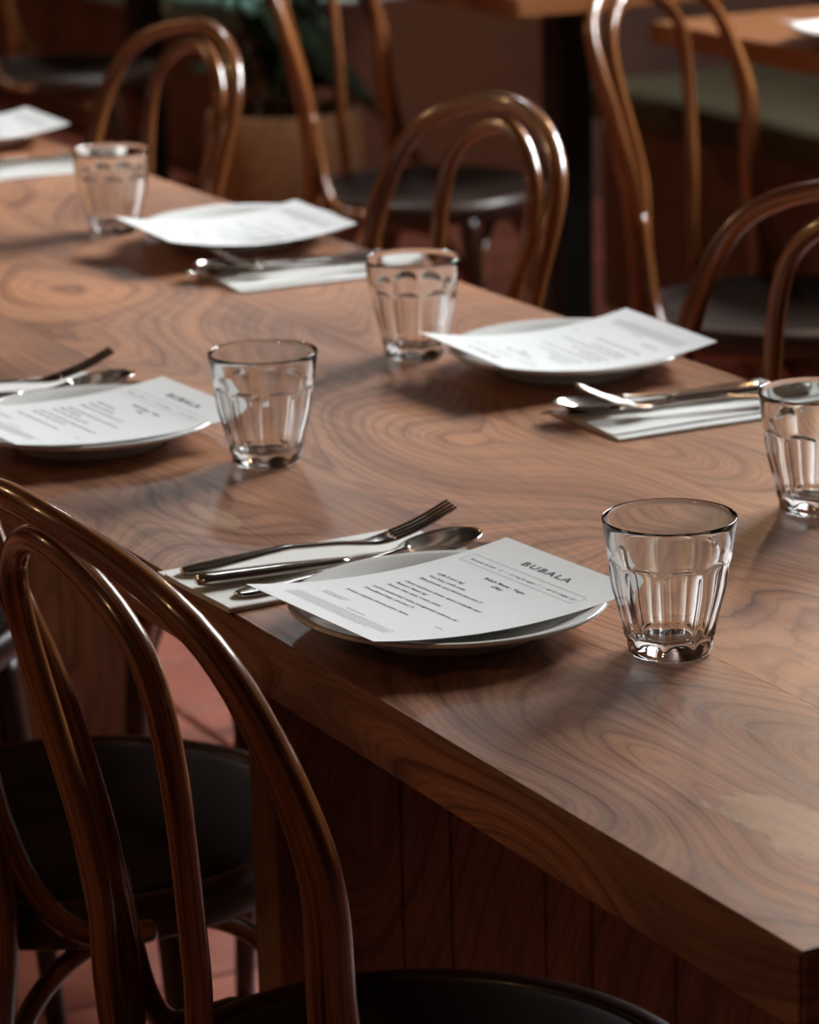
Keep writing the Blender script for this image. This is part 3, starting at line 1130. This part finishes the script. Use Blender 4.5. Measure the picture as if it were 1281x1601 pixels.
pot = tag(empty('potted_plant', (5.12, -2.19, 0)), 'dark leafy plant in a round tan woven planter behind the blurred chair', 'plant')
v, f = lathe([(0, 0.0), (0.120, 0.0), (0.135, 0.008), (0.165, 0.12), (0.174, 0.24), (0.168, 0.332), (0.164, 0.342), (0.152, 0.342), (0.150, 0.332), (0.148, 0.262), (0, 0.262)], 48,
             lambda k, r, z, a: r + (0.0022 * math.sin(a * 40) if 3 <= k <= 5 else 0))
mesh_obj('woven_planter', v, f, M['basket'], pot, smooth=True)
v, f = lathe([(0, 0.264), (0.148, 0.264), (0.148, 0.270), (0.09, 0.279), (0, 0.282)], 32)
mesh_obj('soil', v, f, M['soil'], pot, smooth=True)
lv, lf = [], []
for i in range(9):
    t = i / 8
    wv = 0.032 * math.sin(math.pi * min(1, t * 0.96 + 0.04)) ** 0.8
    z = 0.035 * t - 0.10 * t * t
    for s in (-1, 0, 1):
        lv.append((s * wv, t * 0.19, z - abs(s) * -0.010))
for i in range(8):
    for k in range(2):
        a = i * 3 + k
        lf.append((a, a + 1, a + 4, a + 3))
nb = len(lv)
lv += [(x_, y_, z_ - 0.0012) for x_, y_, z_ in lv]
lf += [tuple(nb + i for i in q[::-1]) for q in lf]
leaf_me = bpy.data.meshes.new('leaf')
leaf_me.from_pydata(lv, [], lf)
leaf_me.materials.append(M['leaf'])
for p in leaf_me.polygons:
    p.use_smooth = True
rl = random.Random(21)
for s in range(9):
    a = rl.uniform(0, 2 * math.pi) if s > 2 else (-1.9, -1.4, -0.9)[s]
    rr = rl.uniform(0.02, 0.09)
    hgt = rl.uniform(0.45, 0.85)
    lean = rl.uniform(0.08, 0.26)
    base = Vector((math.cos(a) * rr, math.sin(a) * rr, 0.27))
    dirv = Vector((math.cos(a), math.sin(a), 0))
    path = catmull([base, base + dirv * lean * 0.25 + Vector((0, 0, hgt * 0.4)), base + dirv * lean * 0.65 + Vector((0, 0, hgt * 0.8)), base + dirv * lean * 1.4 + Vector((0, 0, hgt))], 5)
    tube('stem', path, [0.006 - 0.003 * i / len(path) for i in range(len(path))], M['stem'], pot, 8)
    for k in range(9):
        q = path[min(len(path) - 1, 3 + int(k * (len(path) - 4) / 8))]
        o = bpy.data.objects.new('leaf', leaf_me)
        COL.objects.link(o)
        o.parent = pot
        o.location = q
        o.rotation_euler = (rl.uniform(-1.1, 0.35), rl.uniform(-0.4, 0.4), rl.uniform(0, 6.28))
        sc = rl.uniform(0.6, 1.15)
        o.scale = (sc, sc, sc)

# ------------------------------------------------------------------ pendant lamps above (out of frame), the room's warm light


def pendant(x, y, z, label, power):
    r = tag(empty('pendant_lamp', (x, y, z)), label, 'lamp', 'warm pendant lamps above the room')
    tube('cord', [Vector((0, 0, 0.22)), Vector((0, 0, 0.6)), Vector((0, 0, CEIL - z))], 0.004, M['shade'], r, 8)
    v, f = lathe([(0.012, 0.22), (0.03, 0.215), (0.05, 0.19), (0.11, 0.10), (0.15, 0.0), (0.146, 0.0), (0.105, 0.098), (0.046, 0.184), (0.012, 0.20)], 40)
    mesh_obj('lamp_shade', v, f, M['shade'], r, smooth=True)
    v, f = lathe([(0, -0.002), (0.02, 0.004), (0.03, 0.025), (0.028, 0.05), (0.016, 0.085), (0.013, 0.11), (0, 0.11)], 24)
    mesh_obj('bulb', v, f, M['bulb'], r, smooth=True)
    ld = bpy.data.lights.new('bulb_light', 'POINT')
    ld.energy = power
    ld.color = (1.0, 0.58, 0.27)
    ld.shadow_soft_size = 0.04
    lo = bpy.data.objects.new('bulb_light', ld)
    COL.objects.link(lo)
    lo.parent = r
    lo.location = (0, 0, -0.05)
    return r


pendant(0.2, 1.5, 2.15, 'warm pendant lamp over the near aisle', 6)
pendant(2.6, 1.4, 2.15, 'warm pendant lamp farther along the near aisle', 6)
pendant(5.6, 0.6, 2.25, 'warm pendant lamp at the far end of the room', 26)
pendant(3.05, -2.30, 1.95, 'added warm pendant lamp above the small tables, lighting the bench end panel', 9)  # invented lamp: warms the pink end panel and the table end
